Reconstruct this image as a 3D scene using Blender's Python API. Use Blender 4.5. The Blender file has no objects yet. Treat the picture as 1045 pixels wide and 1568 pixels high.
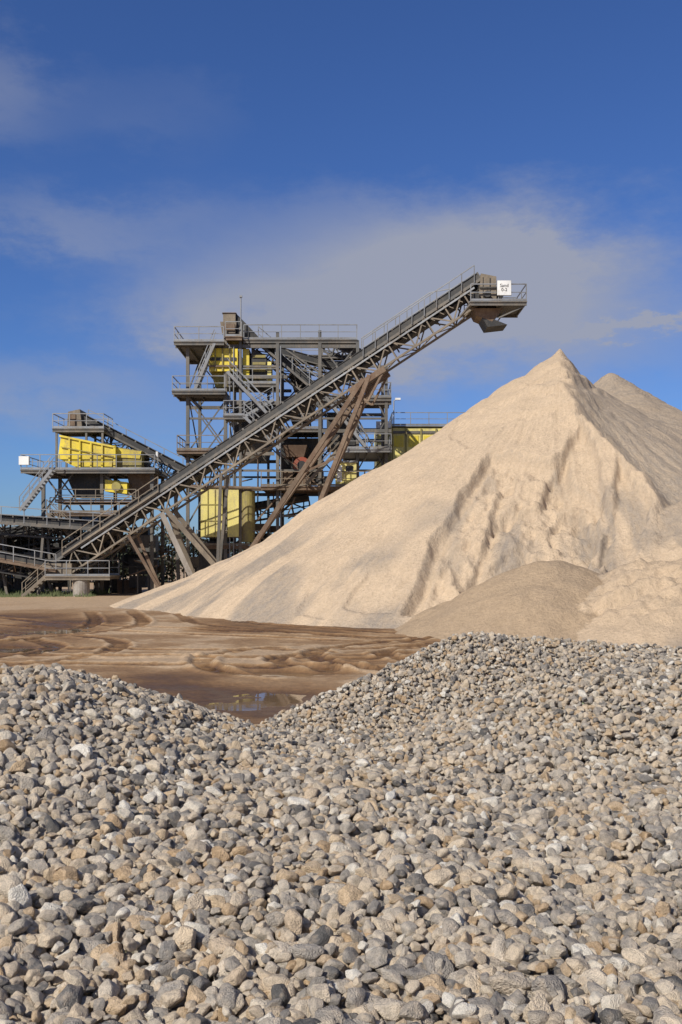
import bpy, math, random, bmesh
import numpy as np
from mathutils import Vector, Matrix, Euler
rng=np.random.default_rng(7); random.seed(7)
F=1524.0; HZ=850.0; CH=3.0
def W(x,y,D): return Vector(((x-522.5)/F*D, D, CH+(HZ-y)/F*D))
scene=bpy.context.scene
COL=scene.collection
# ---------------------------------------------------------------- noise
def vnoise(x,y,seed=0):
    xi=np.floor(x).astype(np.int64); yi=np.floor(y).astype(np.int64)
    xf=x-xi; yf=y-yi
    u=xf**3*(xf*(xf*6-15)+10); v=yf**3*(yf*(yf*6-15)+10)
    def h(a,b):
        n=(a*374761393+b*668265263+seed*144269504)&0xffffffff
        n=((n^(n>>13))*1274126177)&0xffffffff
        return ((n^(n>>16))&0xffff)/65535.0*2-1
    a=h(xi,yi);b=h(xi+1,yi);c=h(xi,yi+1);d=h(xi+1,yi+1)
    return (a*(1-u)+b*u)*(1-v)+(c*(1-u)+d*u)*v
def fbm(x,y,o=4,seed=0,g=.5):
    s=0;a=1;t=0
    for i in range(o):
        s=s+a*vnoise(x*2**i+i*17.3,y*2**i-i*9.1,seed+i);t+=a;a*=g
    return s/t
def sst(e0,e1,x):
    t=np.clip((x-e0)/(e1-e0),0,1); return t*t*(3-2*t)
# ---------------------------------------------------------------- materials
def newmat(name):
    m=bpy.data.materials.new(name); m.use_nodes=True
    nt=m.node_tree; b=nt.nodes['Principled BSDF']
    return m,nt,b
def N(nt,t,**k):
    n=nt.nodes.new(t)
    for a,v in k.items(): setattr(n,a,v)
    return n
def mixc(nt,fac,a,b,mode='MIX'):
    n=nt.nodes.new('ShaderNodeMix'); n.data_type='RGBA'; n.blend_type=mode
    for sock,val in ((n.inputs[0],fac),(n.inputs[6],a),(n.inputs[7],b)):
        if hasattr(val,'links'): nt.links.new(val,sock)
        elif isinstance(val,(tuple,list)): sock.default_value=(*val[:3],1)
        else: sock.default_value=val
    return n.outputs[2]
def noise(nt,scale,detail=4,rough=.55,vec=None):
    n=nt.nodes.new('ShaderNodeTexNoise'); n.inputs['Scale'].default_value=scale
    n.inputs['Detail'].default_value=detail; n.inputs['Roughness'].default_value=rough
    if vec is not None: nt.links.new(vec,n.inputs['Vector'])
    return n.outputs['Fac']
def ramp(nt,fac,stops,interp='LINEAR'):
    n=nt.nodes.new('ShaderNodeValToRGB'); r=n.color_ramp; r.interpolation=interp
    while len(r.elements)>1: r.elements.remove(r.elements[-1])
    r.elements[0].position=stops[0][0]; c=stops[0][1]
    r.elements[0].color=(*c,1) if isinstance(c,tuple) else (c,c,c,1)
    for p,c in stops[1:]:
        e=r.elements.new(p); e.color=(*c,1) if isinstance(c,tuple) else (c,c,c,1)
    nt.links.new(fac,n.inputs[0]); return n.outputs[0]
def mathn(nt,op,a,b=None,clamp=False):
    n=nt.nodes.new('ShaderNodeMath'); n.operation=op; n.use_clamp=clamp
    for s,v in ((n.inputs[0],a),(n.inputs[1],b)):
        if v is None: continue
        if hasattr(v,'links'): nt.links.new(v,s)
        else: s.default_value=v
    return n.outputs[0]
def bump(nt,b,h,strength,dist,prev=None):
    n=nt.nodes.new('ShaderNodeBump'); n.inputs['Strength'].default_value=strength
    n.inputs['Distance'].default_value=dist; nt.links.new(h,n.inputs['Height'])
    if prev: nt.links.new(prev,n.inputs['Normal'])
    nt.links.new(n.outputs[0],b.inputs['Normal']); return n.outputs[0]
def pos(nt): return nt.nodes.new('ShaderNodeNewGeometry').outputs['Position']
def attr(nt,name,t='GEOMETRY'):
    n=nt.nodes.new('ShaderNodeAttribute'); n.attribute_name=name; n.attribute_type=t
    return n.outputs['Fac']
def painted(name,col,dirt,amt=.5,rough=.6,metal=0,scale=.9):
    m,nt,b=newmat(name); p=pos(nt)
    mp=N(nt,'ShaderNodeMapping'); nt.links.new(p,mp.inputs[0]); mp.inputs['Scale'].default_value=(1,1,.35)
    f=noise(nt,scale*1.6,5,.65,mp.outputs[0]); f2=noise(nt,scale*9,3,.6,p)
    f=mathn(nt,'MULTIPLY',f,mathn(nt,'ADD',f2,.5))
    fac=ramp(nt,f,[(.58-.35*amt,0.),(.80-.1*amt,1.)])
    c=mixc(nt,fac,col,dirt)
    f3=noise(nt,.35,3,.5,p)
    c=mixc(nt,1.0,c,ramp(nt,f3,[(.3,.74),(.7,1.12)]),'MULTIPLY')
    nt.links.new(c,b.inputs['Base Color']); b.inputs['Roughness'].default_value=rough; b.inputs['Metallic'].default_value=metal
    return m
M_steel=painted('steel_dusty',(.105,.105,.10),(.21,.175,.135),.6,.65)
M_dark=painted('steel_dark',(.03,.03,.03),(.09,.08,.065),.4,.6)
M_rust=painted('steel_rusty',(.13,.08,.05),(.22,.165,.115),.6,.8)
M_galv=painted('steel_galvanised',(.29,.30,.31),(.22,.195,.16),.4,.45,.3)
M_yel=painted('paint_yellow',(.80,.63,.05),(.42,.33,.12),.45,.55)
M_pyel=painted('paint_pale_yellow',(.78,.68,.22),(.48,.41,.24),.35,.6)
M_olive=painted('paint_olive_dirty',(.33,.28,.08),(.17,.13,.08),.5,.7)
M_belt=painted('rubber_belt',(.028,.028,.03),(.14,.115,.09),.35,.8)
M_conc=painted('concrete',(.38,.35,.31),(.25,.21,.17),.5,.9)
M_white=painted('white_paint',(.8,.8,.78),(.5,.47,.42),.1,.6)
M_red=painted('paint_red_machine',(.34,.07,.035),(.20,.13,.09),.6,.7)
M_tan=painted('steel_sandy',(.18,.15,.115),(.29,.235,.17),.5,.8)
M_glass=painted('dark_opening',(.02,.022,.025),(.05,.045,.04),.3,.4)
M_blue=painted('paint_blue',(.06,.15,.30),(.15,.14,.13),.3,.6)
MATS=[M_steel,M_dark,M_rust,M_galv,M_yel,M_pyel,M_olive,M_belt,M_conc,M_white,M_red,M_tan,M_glass,M_blue]
ST,DK,RU,GA,YE,PY,OL,BE,CO,WH,RE,TA,GL,BL=range(14)
# ---------------------------------------------------------------- mesh builder
class B:
    def __init__(s): s.v=[];s.f=[];s.m=[]
    def _add(s,vs,fs,m):
        o=len(s.v); s.v+= [tuple(p) for p in vs]
        for f in fs: s.f.append(tuple(i+o for i in f)); s.m.append(int(m))
    def hexa(s,q,m):
        s._add(q,[(0,3,2,1),(4,5,6,7),(0,1,5,4),(1,2,6,5),(2,3,7,6),(3,0,4,7)],m)
    def box(s,x0,x1,y0,y1,z0,z1,m):
        s.hexa([(x0,y0,z0),(x1,y0,z0),(x1,y1,z0),(x0,y1,z0),(x0,y0,z1),(x1,y0,z1),(x1,y1,z1),(x0,y1,z1)],m)
    def beam(s,a,b,w=.15,h=None,m=0):
        a=Vector(a);b=Vector(b); d=b-a
        if d.length<1e-4: return
        h=w if h is None else h
        j=random.uniform(.96,1.04); w*=j; h*=j
        z=d.normalized(); ref=Vector((0,0,1)) if abs(z.z)<.97 else Vector((0,1,0))
        x=z.cross(ref).normalized(); y=x.cross(z)
        x*=w/2;y*=h/2
        s.hexa([a-x-y,a+x-y,a+x+y,a-x+y,b-x-y,b+x-y,b+x+y,b-x+y],m)
    def cyl(s,a,b,r,m,n=14,r2=None):
        a=Vector(a);b=Vector(b);z=(b-a).normalized(); r2=r if r2 is None else r2
        ref=Vector((0,0,1)) if abs(z.z)<.97 else Vector((0,1,0))
        x=z.cross(ref).normalized(); y=x.cross(z)
        vs=[a+(x*math.cos(t)+y*math.sin(t))*r for t in [2*math.pi*i/n for i in range(n)]]
        vs+=[b+(x*math.cos(t)+y*math.sin(t))*r2 for t in [2*math.pi*i/n for i in range(n)]]
        fs=[(i,(i+1)%n,n+(i+1)%n,n+i) for i in range(n)]+[tuple(range(n-1,-1,-1)),tuple(range(n,2*n))]
        s._add(vs,fs,m)
    def rail(s,a,b,m=GA,h=1.1,sp=1.5,w=.055):
        a=Vector(a);b=Vector(b);L=(b-a).length;n=max(1,round(L/sp));u=Vector((0,0,1))
        for i in range(n+1):
            p=a.lerp(b,i/n); s.beam(p,p+u*h,w,w,m)
        s.beam(a+u*h,b+u*h,w*1.1,None,m); s.beam(a+u*h*.52,b+u*h*.52,w*.8,None,m)
        s.beam(a+u*.09,b+u*.09,.03,.14,m)
    def deck(s,x0,x1,y0,y1,z,m=ST,rails='FBLR',rm=GA,t=.08,beams=True,rh=1.1):
        s.box(x0,x1,y0,y1,z-t,z,m)
        if beams:
            for yy in (y0+.12,y1-.12): s.beam((x0+.02,yy,z-t-.1),(x1-.02,yy,z-t-.1),.1,.2,m)
            n=max(1,int((x1-x0)/1.5))
            for i in range(n+1):
                xx=x0+.1+(x1-x0-.2)*i/n; s.beam((xx,y0+.2,z-t-.08),(xx,y1-.2,z-t-.08),.08,.14,m)
        e=.05
        if 'F' in rails: s.rail((x0+e,y0+e,z),(x1-e,y0+e,z),rm,rh)
        if 'B' in rails: s.rail((x0+e,y1-e,z),(x1-e,y1-e,z),rm,rh)
        if 'L' in rails: s.rail((x0+e,y0+e,z),(x0+e,y1-e,z),rm,rh)
        if 'R' in rails: s.rail((x1-e,y0+e,z),(x1-e,y1-e,z),rm,rh)
    def stair(s,a,b,wid=.9,m=GA):
        a=Vector(a);b=Vector(b);n=max(3,int(abs(b.z-a.z)/.22)); d=b-a
        hd=Vector((d.x,d.y,0)).normalized(); sd=Vector((-hd.y,hd.x,0))*wid/2
        for sg in (-1,1):
            s.beam(a+sd*sg,b+sd*sg,.06,.22,m)
            up=Vector((0,0,1.0)); s.beam(a+sd*sg+up,b+sd*sg+up,.05,None,m); s.beam(a+sd*sg+up*.5,b+sd*sg+up*.5,.04,None,m)
            for i in range(0,n+1,4): p=a.lerp(b,i/n)+sd*sg; s.beam(p,p+up,.05,None,m)
        for i in range(n):
            p=a.lerp(b,(i+.5)/n); s.beam(p-sd,p+sd,.24,.04,m)
    def truss_conveyor(s,S,E,width=1.4,depth=1.4,pan=1.5,walk=None,m=ST,belt=True,chord=.15,diag=.09,railm=GA,skirt=True,m2=None):
        m2=m if m2 is None else m2
        S=Vector(S);E=Vector(E);a=(E-S).normalized();sd=Vector((-a.y,a.x,0)).normalized()
        if sd.y<0: sd=-sd
        u=a.cross(sd); 
        if u.z<0:u=-u
        L=(E-S).length;n=max(2,round(L/pan)); hw=width/2
        for sg in (-1,1):
            o=sd*hw*sg
            s.beam(S+o,E+o,chord,chord*1.2,m); s.beam(S+o-u*depth,E+o-u*depth,chord*.9,chord*.9,m2)
            for i in range(n+1):
                p=S.lerp(E,i/n)+o; s.beam(p,p-u*depth,diag*1.1,None,m2)
                if i<n:
                    q=S.lerp(E,(i+1)/n)+o
                    if i%2: s.beam(p,q-u*depth,diag,None,m2)
                    else: s.beam(p-u*depth,q,diag,None,m2)
        for i in range(n+1):
            p=S.lerp(E,i/n)
            s.beam(p-sd*hw-u*depth,p+sd*hw-u*depth,diag,None,m2)
            if i<n:
                q=S.lerp(E,(i+1)/n)
                s.beam(p-sd*hw*(1 if i%2 else -1)-u*depth,q+sd*hw*(1 if i%2 else -1)-u*depth,diag*.8,None,m2)
        if belt:
            w=hw*.86; up=.32
            for k,(s0,s1,h0,h1) in enumerate([(-w,-w*.4,up+.22,up),(-w*.4,w*.4,up,up),(w*.4,w,up,up+.22)]):
                t=.05
                q=[S+sd*s0+u*h0,E+sd*s0+u*h0,E+sd*s1+u*h1,S+sd*s1+u*h1]
                s.hexa([v-u*t for v in q]+q,BE)
            s.beam(S-u*.45,E-u*.45,w*1.9,.04,BE)
            k=int(L/1.1)
            for i in range(k+1):
                p=S.lerp(E,i/k)
                for sg in (-1,1):
                    s.beam(p+sd*hw*sg+u*.05,p+sd*hw*sg*1.02+u*(up+.2),.07,.12,m)
                s.cyl(p-sd*w*.5+u*(up-.12),p+sd*w*.5+u*(up-.12),.07,m,6)
                s.beam(p-sd*hw+u*.1,p+sd*hw+u*.1,.08,.08,m)
            if skirt:
                for sg in (-1,1): s.beam(S+sd*(hw+.05)*sg+u*.22,E+sd*(hw+.05)*sg+u*.22,.04,.34,DK)
        if walk:
            sg,wl,t0,t1=walk
            c0=S.lerp(E,t0);c1=S.lerp(E,t1)
            i0=sd*sg*(hw+.08); i1=sd*sg*(hw+.08+wl)
            q=[c0+i0,c1+i0,c1+i1,c0+i1]
            if sg<0: q=q[::-1]
            s.hexa([v-u*.06 for v in q]+q,m)
            s.beam(c0+i1-u*.1,c1+i1-u*.1,.06,.16,m)
            Lr=(c1-c0).length;k=round(Lr/1.6);z=Vector((0,0,1.1))
            for i in range(k+1):
                p=c0.lerp(c1,i/k)+i1; s.beam(p,p+z,.055,None,railm)
                s.beam(p,c0.lerp(c1,i/k)+sd*sg*hw-u*.7,.07,None,m)
            s.beam(c0+i1+z,c1+i1+z,.06,None,railm); s.beam(c0+i1+z*.5,c1+i1+z*.5,.045,None,railm)
        return a,sd,u
    def done(s,name):
        me=bpy.data.meshes.new(name); me.from_pydata(s.v,[],s.f)
        for mt in MATS: me.materials.append(mt)
        me.polygons.foreach_set('material_index',s.m); me.update()
        ob=bpy.data.objects.new(name,me); COL.objects.link(ob); return ob
def grid_mesh(name,X,Y,Z,mat,attrs={}):
    ny,nx=X.shape
    co=np.stack([X,Y,Z],-1).reshape(-1,3).astype(np.float32)
    i=np.arange(ny*nx).reshape(ny,nx)
    f=np.stack([i[:-1,:-1],i[:-1,1:],i[1:,1:],i[1:,:-1]],-1).reshape(-1,4)
    me=bpy.data.meshes.new(name)
    me.vertices.add(len(co)); me.vertices.foreach_set('co',co.ravel())
    me.loops.add(f.size); me.loops.foreach_set('vertex_index',f.ravel().astype(np.int32))
    me.polygons.add(len(f)); me.polygons.foreach_set('loop_start',(np.arange(len(f))*4).astype(np.int32))
    me.update(calc_edges=True)
    me.polygons.foreach_set('use_smooth',np.ones(len(f),dtype=bool))
    for k,a in attrs.items():
        t=me.attributes.new(k,'FLOAT','POINT'); t.data.foreach_set('value',a.ravel().astype(np.float32))
    me.materials.append(mat)
    ob=bpy.data.objects.new(name,me); COL.objects.link(ob); return ob
def seg_dist(X,Y,P):
    best=np.full(X.shape,1e9);arc=np.zeros(X.shape);s0=0
    for (x0,y0),(x1,y1) in zip(P[:-1],P[1:]):
        dx,dy=x1-x0,y1-y0;L=math.hypot(dx,dy)+1e-9
        t=np.clip(((X-x0)*dx+(Y-y0)*dy)/L**2,0,1)
        d=np.hypot(X-x0-t*dx,Y-y0-t*dy); m=d<best
        best=np.where(m,d,best);arc=np.where(m,s0+t*L,arc);s0+=L
    return best,arc
def inside(X,Y,P):
    r=np.zeros(X.shape,bool);n=len(P)
    for i in range(n):
        x0,y0=P[i];x1,y1=P[(i+1)%n]
        if y0==y1: continue
        c=((y0>Y)!=(y1>Y))&(X<(x1-x0)*(Y-y0)/(y1-y0)+x0); r^=c
    return r
def spline(P,n=8):
    out=[];P=[P[0]]+list(P)+[P[-1]]
    for i in range(1,len(P)-2):
        p0,p1,p2,p3=[np.array(q,float) for q in P[i-1:i+3]]
        for k in range(n):
            t=k/n; out.append(tuple(.5*((2*p1)+(-p0+p2)*t+(2*p0-5*p1+4*p2-p3)*t*t+(-p0+3*p1-3*p2+p3)*t**3)))
    out.append(tuple(P[-1])); return out
# ================================================================= GROUND
def dens(lo,hi,step,far,grow=1.25):
    c=list(np.arange(lo,hi,step)); s=step;a=c[-1];r=[]
    while a<far: s*=grow; a+=s; r.append(a)
    s=step;a=c[0];l=[]
    while a>-far: s*=grow;a-=s;l.append(a)
    return np.array(l[::-1]+c+r)
gx=dens(-17,9,.07,1500); gy=dens(16.5,52,.08,1800)
X,Y=np.meshgrid(gx,gy)
near=np.exp(-((np.maximum(np.abs(X+4)-16,0)/10)**2+(np.maximum(np.abs(Y-34)-20,0)/10)**2))
Z=.05*fbm(X/4,Y/4,3,3)+near*(.022*fbm(X/1.1,Y/1.1,4,5)+.022*fbm(X*2.2,Y*2.2,3,9))
Z+=.06*sst(45,60,Y)
holl=[(-1.9,20.6,1.5,1.7,.12),(-2.1,25.3,2.6,.8,.09),(-0.7,25.6,1.2,.6,.08),(-11.2,40,2.2,2.2,.10),(-10.3,32,1.5,1.6,.08),(-3.4,23,1.2,.6,.05),(-7,45,3,1.0,.05),(2.4,36.5,3,.9,.05),(-14,36,1.5,3,.09)]
for (a,b,c,d,e) in holl:
    wx=X+.5*fbm(X/1.2,Y/1.2,3,21);wy=Y+.5*fbm(X/1.2,Y/1.2,3,22)
    Z-=e*np.exp(-((wx-a)/c)**2-((wy-b)/d)**2)
tracks=[[(-17,46),(-9,40.5),(-2,37),(4,34.5),(8,31)],
 [(-15,33),(-9,31),(-3,30.2),(2,31.5),(6,34)],
 [(-14,28.5),(-7,28.5),(-2,27.7),(3,27.9),(7,29)],
 [(-1.2,31.5),(-2.3,30.2),(-2.9,28.4),(-2.4,26.6),(-1,25.4)],
 [(4.5,35),(1.2,32.5),(.2,30.2),(1.0,27.6),(3.5,25)],
 [(-16,39),(-11.5,37),(-8.5,33.5),(-8.6,29.5),(-11,26)],
 [(-12,52),(-10,45),(-9.8,41),(-12,36),(-16,33)],
 [(-7,50),(-5,43.5),(-1,39),(3.5,36.4),(8,35)]]
msk=(near>.2)
xs=X[msk];ys=Y[msk];zz=np.zeros(xs.shape);trk=np.zeros(xs.shape)
for ti,T in enumerate(tracks):
    T=spline(T,8)
    for off in (-1.05,1.05):
        P=[]
        for i in range(len(T)):
            p=np.array(T[max(0,i-1)]);q=np.array(T[min(len(T)-1,i+1)]);d=(q-p)/np.linalg.norm(q-p)
            P.append((T[i][0]-d[1]*off,T[i][1]+d[0]*off))
        d,a=seg_dist(xs,ys,P)
        dd=d+.05*fbm(xs*1.5,ys*1.5,2,ti)
        depth=(.058+.035*vnoise(a/3,a*0+ti,4))*(2.0 if ti in(3,4) else 1)
        prof=-depth*(1-sst(.22,.36,dd))+.6*depth*np.exp(-((dd-.44)/.12)**2)
        tr_=(np.sin(a*2*math.pi/.45+dd*6)>0)
        tread=depth*.65*tr_*(1-sst(.2,.3,dd))
        zz+=prof+tread; trk=np.maximum(trk,(1-sst(.2,.4,dd))*(.65+.35*(~tr_)))
Z[msk]+=zz
tr=np.zeros_like(X);tr[msk]=trk
wet=np.clip(.38-(Z)*4.5+.9*fbm(X/4,Y/4,5,31)+.42*tr,0,1)
wet=wet*(1-sst(46,62,Y+4*fbm(X/6,Y/6,3,8)))
Z=np.where(np.hypot(X,Y)>200,0,Z)
m,nt,b=newmat('mud_ground'); p=pos(nt); w=attr(nt,'wet')
n1=noise(nt,.5,5,.6,p); n2=noise(nt,6,5,.7,p)
dry=mixc(nt,n1,(.44,.315,.20),(.34,.235,.14))
c=ramp(nt,w,[(.0,(1.,1.,1.)),(.12,(.74,.66,.56)),(.45,(.53,.425,.315)),(.85,(.29,.22,.155))])
c=mixc(nt,1.,dry,c,'MULTIPLY'); c=mixc(nt,1.,c,ramp(nt,n2,[(.3,.72),(.7,1.2)]),'MULTIPLY')
nt.links.new(c,b.inputs['Base Color']); b.inputs['Specular IOR Level'].default_value=.35
rr=ramp(nt,w,[(.2,.95),(.7,.68),(.95,.3)]); nt.links.new(rr,b.inputs['Roughness'])
bump(nt,b,n2,.7,.04)
grid_mesh('ground',X,Y,Z,m,{'wet':wet})
m,nt,b=newmat('muddy_water'); b.inputs['Base Color'].default_value=(.16,.105,.06,1); b.inputs['Roughness'].default_value=.03
b.inputs['IOR'].default_value=1.33
bump(nt,b,noise(nt,3,3,.5,pos(nt)),.03,.02)
wpx=np.linspace(-16,7,24);wpy=np.linspace(17,48,24);WX,WY=np.meshgrid(wpx,wpy)
grid_mesh('puddle_water',WX,WY,WX*0-.074,m)
# ================================================================= SAND PILE
AX,AY=13.5,62.
def pile_base(X,Y):
    Xw=X+.5*fbm(X/5,Y/5,3,41);Yw=Y+.5*fbm(X/5,Y/5,3,42)
    dx=Xw-AX;dy=Yw-AY;r=np.hypot(dx,dy)
    pl=np.interp(r,[0,.4,2.2,6.3,10.4,14.4,18.5,22.6,25.4,27.5,45],[16.0,15.6,14.2,11.55,8.9,6.5,3.8,1.8,.8,0,-8])
    pf=np.interp(r,[0,.4,2.2,6.3,10.4,14.4,18.5,24.6,45],[16.0,15.6,14.2,11.55,8.9,6.5,3.9,0,-13])
    k=sst(.15,.5,-dy/(r+1e-6)); h=pl*(1-k)+pf*k
    r2=np.hypot(Xw-17.9,Yw-66.3); h2=15.85-.68*(np.sqrt(r2**2+.2**2)-.2)
    h=np.maximum(h,h2)
    r3=np.hypot(Xw-21,Yw-69); h=np.maximum(h,14.0-.64*r3)
    return h
def ray_pile(x,y):
    D=np.arange(34,80,.1); w=[(x-522.5)/F*D,D,CH+(HZ-y)/F*D]
    h=pile_base(w[0],w[1]); i=np.argmax(h>w[2]); return (w[0][i],w[1][i])
def sandh(X,Y):
    h=pile_base(X,Y)
    dx=X-AX;dy=Y-AY;r=np.hypot(dx,dy);th=np.arctan2(dx,-dy)
    on=sst(0,2,h)
    P=[(13.5,62.5)]+[ray_pile(*q) for q in [(868,610),(878,650),(925,700),(965,745),(1000,785)]]
    d,a=seg_dist(X+.4*fbm(X,Y,3,51),Y,P)
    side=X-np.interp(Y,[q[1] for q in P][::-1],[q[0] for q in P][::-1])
    h=h+on*(.9*sst(.5,6,a)*np.exp(-d/1.1)-1.4*np.where(side>0,1,0)*sst(0,2.6,d)*np.exp(-d/8))
    dark=np.zeros_like(X)
    def slump(poly,dep,edge,dec,seed):
        nonlocal h,dark
        Q=[ray_pile(*q) for q in poly]
        xx=X+.30*fbm(X/1.3,Y/1.3,5,seed,.55);yy=Y+.30*fbm(X/1.3,Y/1.3,5,seed+1,.55)
        ins=inside(xx,yy,Q); d,_=seg_dist(xx,yy,Q+[Q[0]])
        h=h-np.where(ins,dep*sst(0,edge,d)*np.exp(-d/dec),0)+np.where(~ins,.15*dep*np.exp(-d/.6),0)
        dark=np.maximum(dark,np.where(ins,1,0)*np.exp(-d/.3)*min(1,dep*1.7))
        return np.where(ins,sst(0,1,d),0)
    i1=slump([(745,694),(722,728),(700,768),(665,820),(645,870),(615,945),(720,955),(850,930),(930,860),(950,790),(880,730),(868,690),(840,708),(790,692)],.55,.4,6,61)
    slump([(872,645),(884,668),(862,700),(835,725),(822,765),(760,770),(745,820),(700,900),(860,905),(915,840),(930,760),(910,690)],.48,.25,4,71)
    slump([(945,715),(975,760),(1000,790),(985,850),(930,900),(915,850),(935,790)],.45,.25,3,73)
    slump([(800,820),(830,850),(875,880),(880,905),(760,900),(700,890),(740,850)],.36,.2,3,75)
    slump([(770,735),(790,728),(800,760),(780,790),(750,800),(755,765)],.3,.18,1.5,77)
    slump([(850,770),(890,765),(915,800),(905,840),(860,830),(835,800)],.35,.18,1.5,79)
    slump([(690,830),(720,815),(745,850),(720,900),(690,890)],.26,.18,1.2,311)
    slump([(780,845),(800,835),(830,880),(800,900),(770,890)],.26,.18,1.2,313)
    slump([(700,640),(740,628),(790,640),(760,665),(715,690),(690,670)],.12,.2,2,301)
    slump([(560,880),(600,860),(640,880),(610,940),(560,945),(520,930)],.18,.2,2,303)
    slump([(795,590),(850,578),(905,600),(880,612),(835,605)],.2,.2,1.2,305)
    slump([(470,900),(510,870),(540,890),(500,950),(450,945)],.14,.2,2,307)
    lump=1-np.abs(fbm(X/1.3+th*3,Y/1.7,5,81,.55))*2
    h=h+on*i1*.36*(lump-.55)
    ril=fbm(th*15,r*.16,4,83)
    h=h+on*sst(2,9,r)*(.10*ril-.09*np.abs(fbm(th*24,r*.25,4,85))+.05*fbm(th*70,r*.5,3,86))
    h=h+on*(.16*fbm(X/2.6,Y/2.6,4,87)+.05*fbm(X/.6,Y/.6,4,88,.6))
    h=h+on*sst(8,14,h)*.15*np.sin(h*5.2+4*fbm(X/2,Y/2,3,90))*(.5+fbm(X/3,Y/3,2,92))
    tone=np.zeros_like(X)
    def mound(cx,cy,hz,sl,rd,t,seed,rough=.1):
        nonlocal h,tone
        rr=np.hypot(X-cx+.4*fbm(X/1.8,Y/1.8,3,seed),Y-cy+.4*fbm(X/1.8,Y/1.8,3,seed+1))
        hm=hz-sl*(np.sqrt(rr**2+rd**2)-rd)+rough*fbm(X/.7,Y/.7,4,seed+2,.6)*sst(-.2,.5,hz-sl*rr)
        mm=hm>h; tone=np.where(mm,t,tone); h=np.maximum(h,hm)
    mound(16.4,45.5,5.7,.62,.8,.1,101,.25)
    mound(18.5,43,4.6,.6,.8,.1,111,.25)
    mound(8.3,39.6,2.8,.50,.8,1.,121,.07)
    mound(12.4,38.4,2.75,.50,1.6,.3,131,.38)
    mound(16.5,35.5,2.0,.42,1.2,.9,141,.10)
    mound(15.4,40.5,2.9,.5,1.2,.2,151,.35)
    damp_shade=1.*sst(-.05,.32,ril)*sst(12,18,r)*sst(.1,.6,fbm(X/5,Y/5,3,95)+.5)
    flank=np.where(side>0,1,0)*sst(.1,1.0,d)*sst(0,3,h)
    damp_shade=damp_shade+.75*flank+.35*flank*sst(-.3,.3,fbm(th*9,r*.1,3,97))  # right flank's shaded side painted grey, on top of the moist streaks
    damp_shade=damp_shade+.6*sst(.10,.42,fbm(X/1.2,Y/2.2,5,99))*(.2+.7*i1)+.6*dark  # moist patches, plus shade painted just inside the slump rims
    return h,tone,np.clip(damp_shade,0,1),th,r
sx=np.concatenate([np.arange(-18,26,.10),np.arange(26,50,.5)]); sy=np.concatenate([np.arange(27,34,.25),np.arange(34,66,.10),np.arange(66,95,.4)])
X,Y=np.meshgrid(sx,sy); h,tone,damp_shade,th,r=sandh(X,Y)
h=np.maximum(h,-.4)
m,nt,b=newmat('sand'); p=pos(nt); t=attr(nt,'tone'); dm=attr(nt,'damp_shade')
cm=N(nt,'ShaderNodeCombineXYZ'); nt.links.new(mathn(nt,'MULTIPLY',attr(nt,'th'),26.),cm.inputs[0]); nt.links.new(mathn(nt,'MULTIPLY',attr(nt,'rr'),.55),cm.inputs[1])
nst=noise(nt,2.2,5,.68,cm.outputs[0])
n1=noise(nt,.6,4,.6,p); n2=noise(nt,7,5,.72,p)
c=mixc(nt,n1,(.63,.485,.335),(.54,.41,.28))
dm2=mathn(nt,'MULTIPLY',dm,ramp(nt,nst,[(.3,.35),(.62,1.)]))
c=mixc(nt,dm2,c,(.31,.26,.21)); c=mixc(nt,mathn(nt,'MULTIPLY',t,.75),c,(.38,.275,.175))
c=mixc(nt,1.,c,ramp(nt,n2,[(.3,.82),(.7,1.12)]),'MULTIPLY')
c=mixc(nt,1.,c,ramp(nt,nst,[(.3,.90),(.7,1.07)]),'MULTIPLY')
nt.links.new(c,b.inputs['Base Color']); b.inputs['Roughness'].default_value=.95; b.inputs['Specular IOR Level'].default_value=.15
pb=bump(nt,b,nst,.5,.18); pb=bump(nt,b,n2,.75,.15,pb)
grid_mesh('sand_pile',X,Y,h,m,{'tone':tone,'damp_shade':damp_shade,'th':th,'rr':r})
# ================================================================= GRAVEL
cp=[(0,1568,2.4),(522,1568,2.35),(1045,1568,2.3),(0,1300,3.4),(522,1300,3.6),(1045,1300,3.8),
(0,1150,4.3),(300,1180,4.7),(522,1200,4.6),(700,1200,5),(1045,1150,5.4),
(0,1034,5.6),(120,1046,5.7),(200,1060,6.0),(300,1090,6.9),(345,1108,7.5),(372,1112,7.8),(420,1095,8.1),
(480,1069,8.4),(600,1019,8.9),(700,984,9.2),(760,975,9.4),(850,982,9.6),(1045,991,10),
(1045,1012,7.4),(900,1036,7.0),(750,1076,6.8),(600,1132,6.2),(500,1165,5.7)]
C=[tuple(W(*q)) for q in cp]
C+=[(1.9,8.2,1.74),(3.2,8.6,1.82),(0.6,7.3,1.62)]
C+=[(0,0,1.5),(-2,0,1.6),(2,0,1.6),(-5,4,2.2),(5.5,5,2.15),(-5,1,1.9),(5,1,1.9),(-6,6,2.2),(6,9.5,2.15),(0,-4,1.3),(-8,3,2),(9,5,2),(-6,-4,1.4),(6,-4,1.4)]
C=np.array(C)
def U(r2): return np.where(r2>0,.5*r2*np.log(np.maximum(r2,1e-12)),0)
n=len(C);K=U((C[:,None,0]-C[None,:,0])**2+(C[:,None,1]-C[None,:,1])**2)+np.eye(n)*.006
Pm=np.c_[np.ones(n),C[:,:2]];A=np.zeros((n+3,n+3));A[:n,:n]=K;A[:n,n:]=Pm;A[n:,:n]=Pm.T
wt=np.linalg.solve(A,np.r_[C[:,2],0,0,0]); nC=n
YCX=[-8,-2.0,-1.6,-1.15,-.8,-.3,.5,1.3,3.3,8]; YCY=[5.5,5.8,6.1,7.0,7.8,8.3,8.9,9.4,10,10.4]
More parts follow.
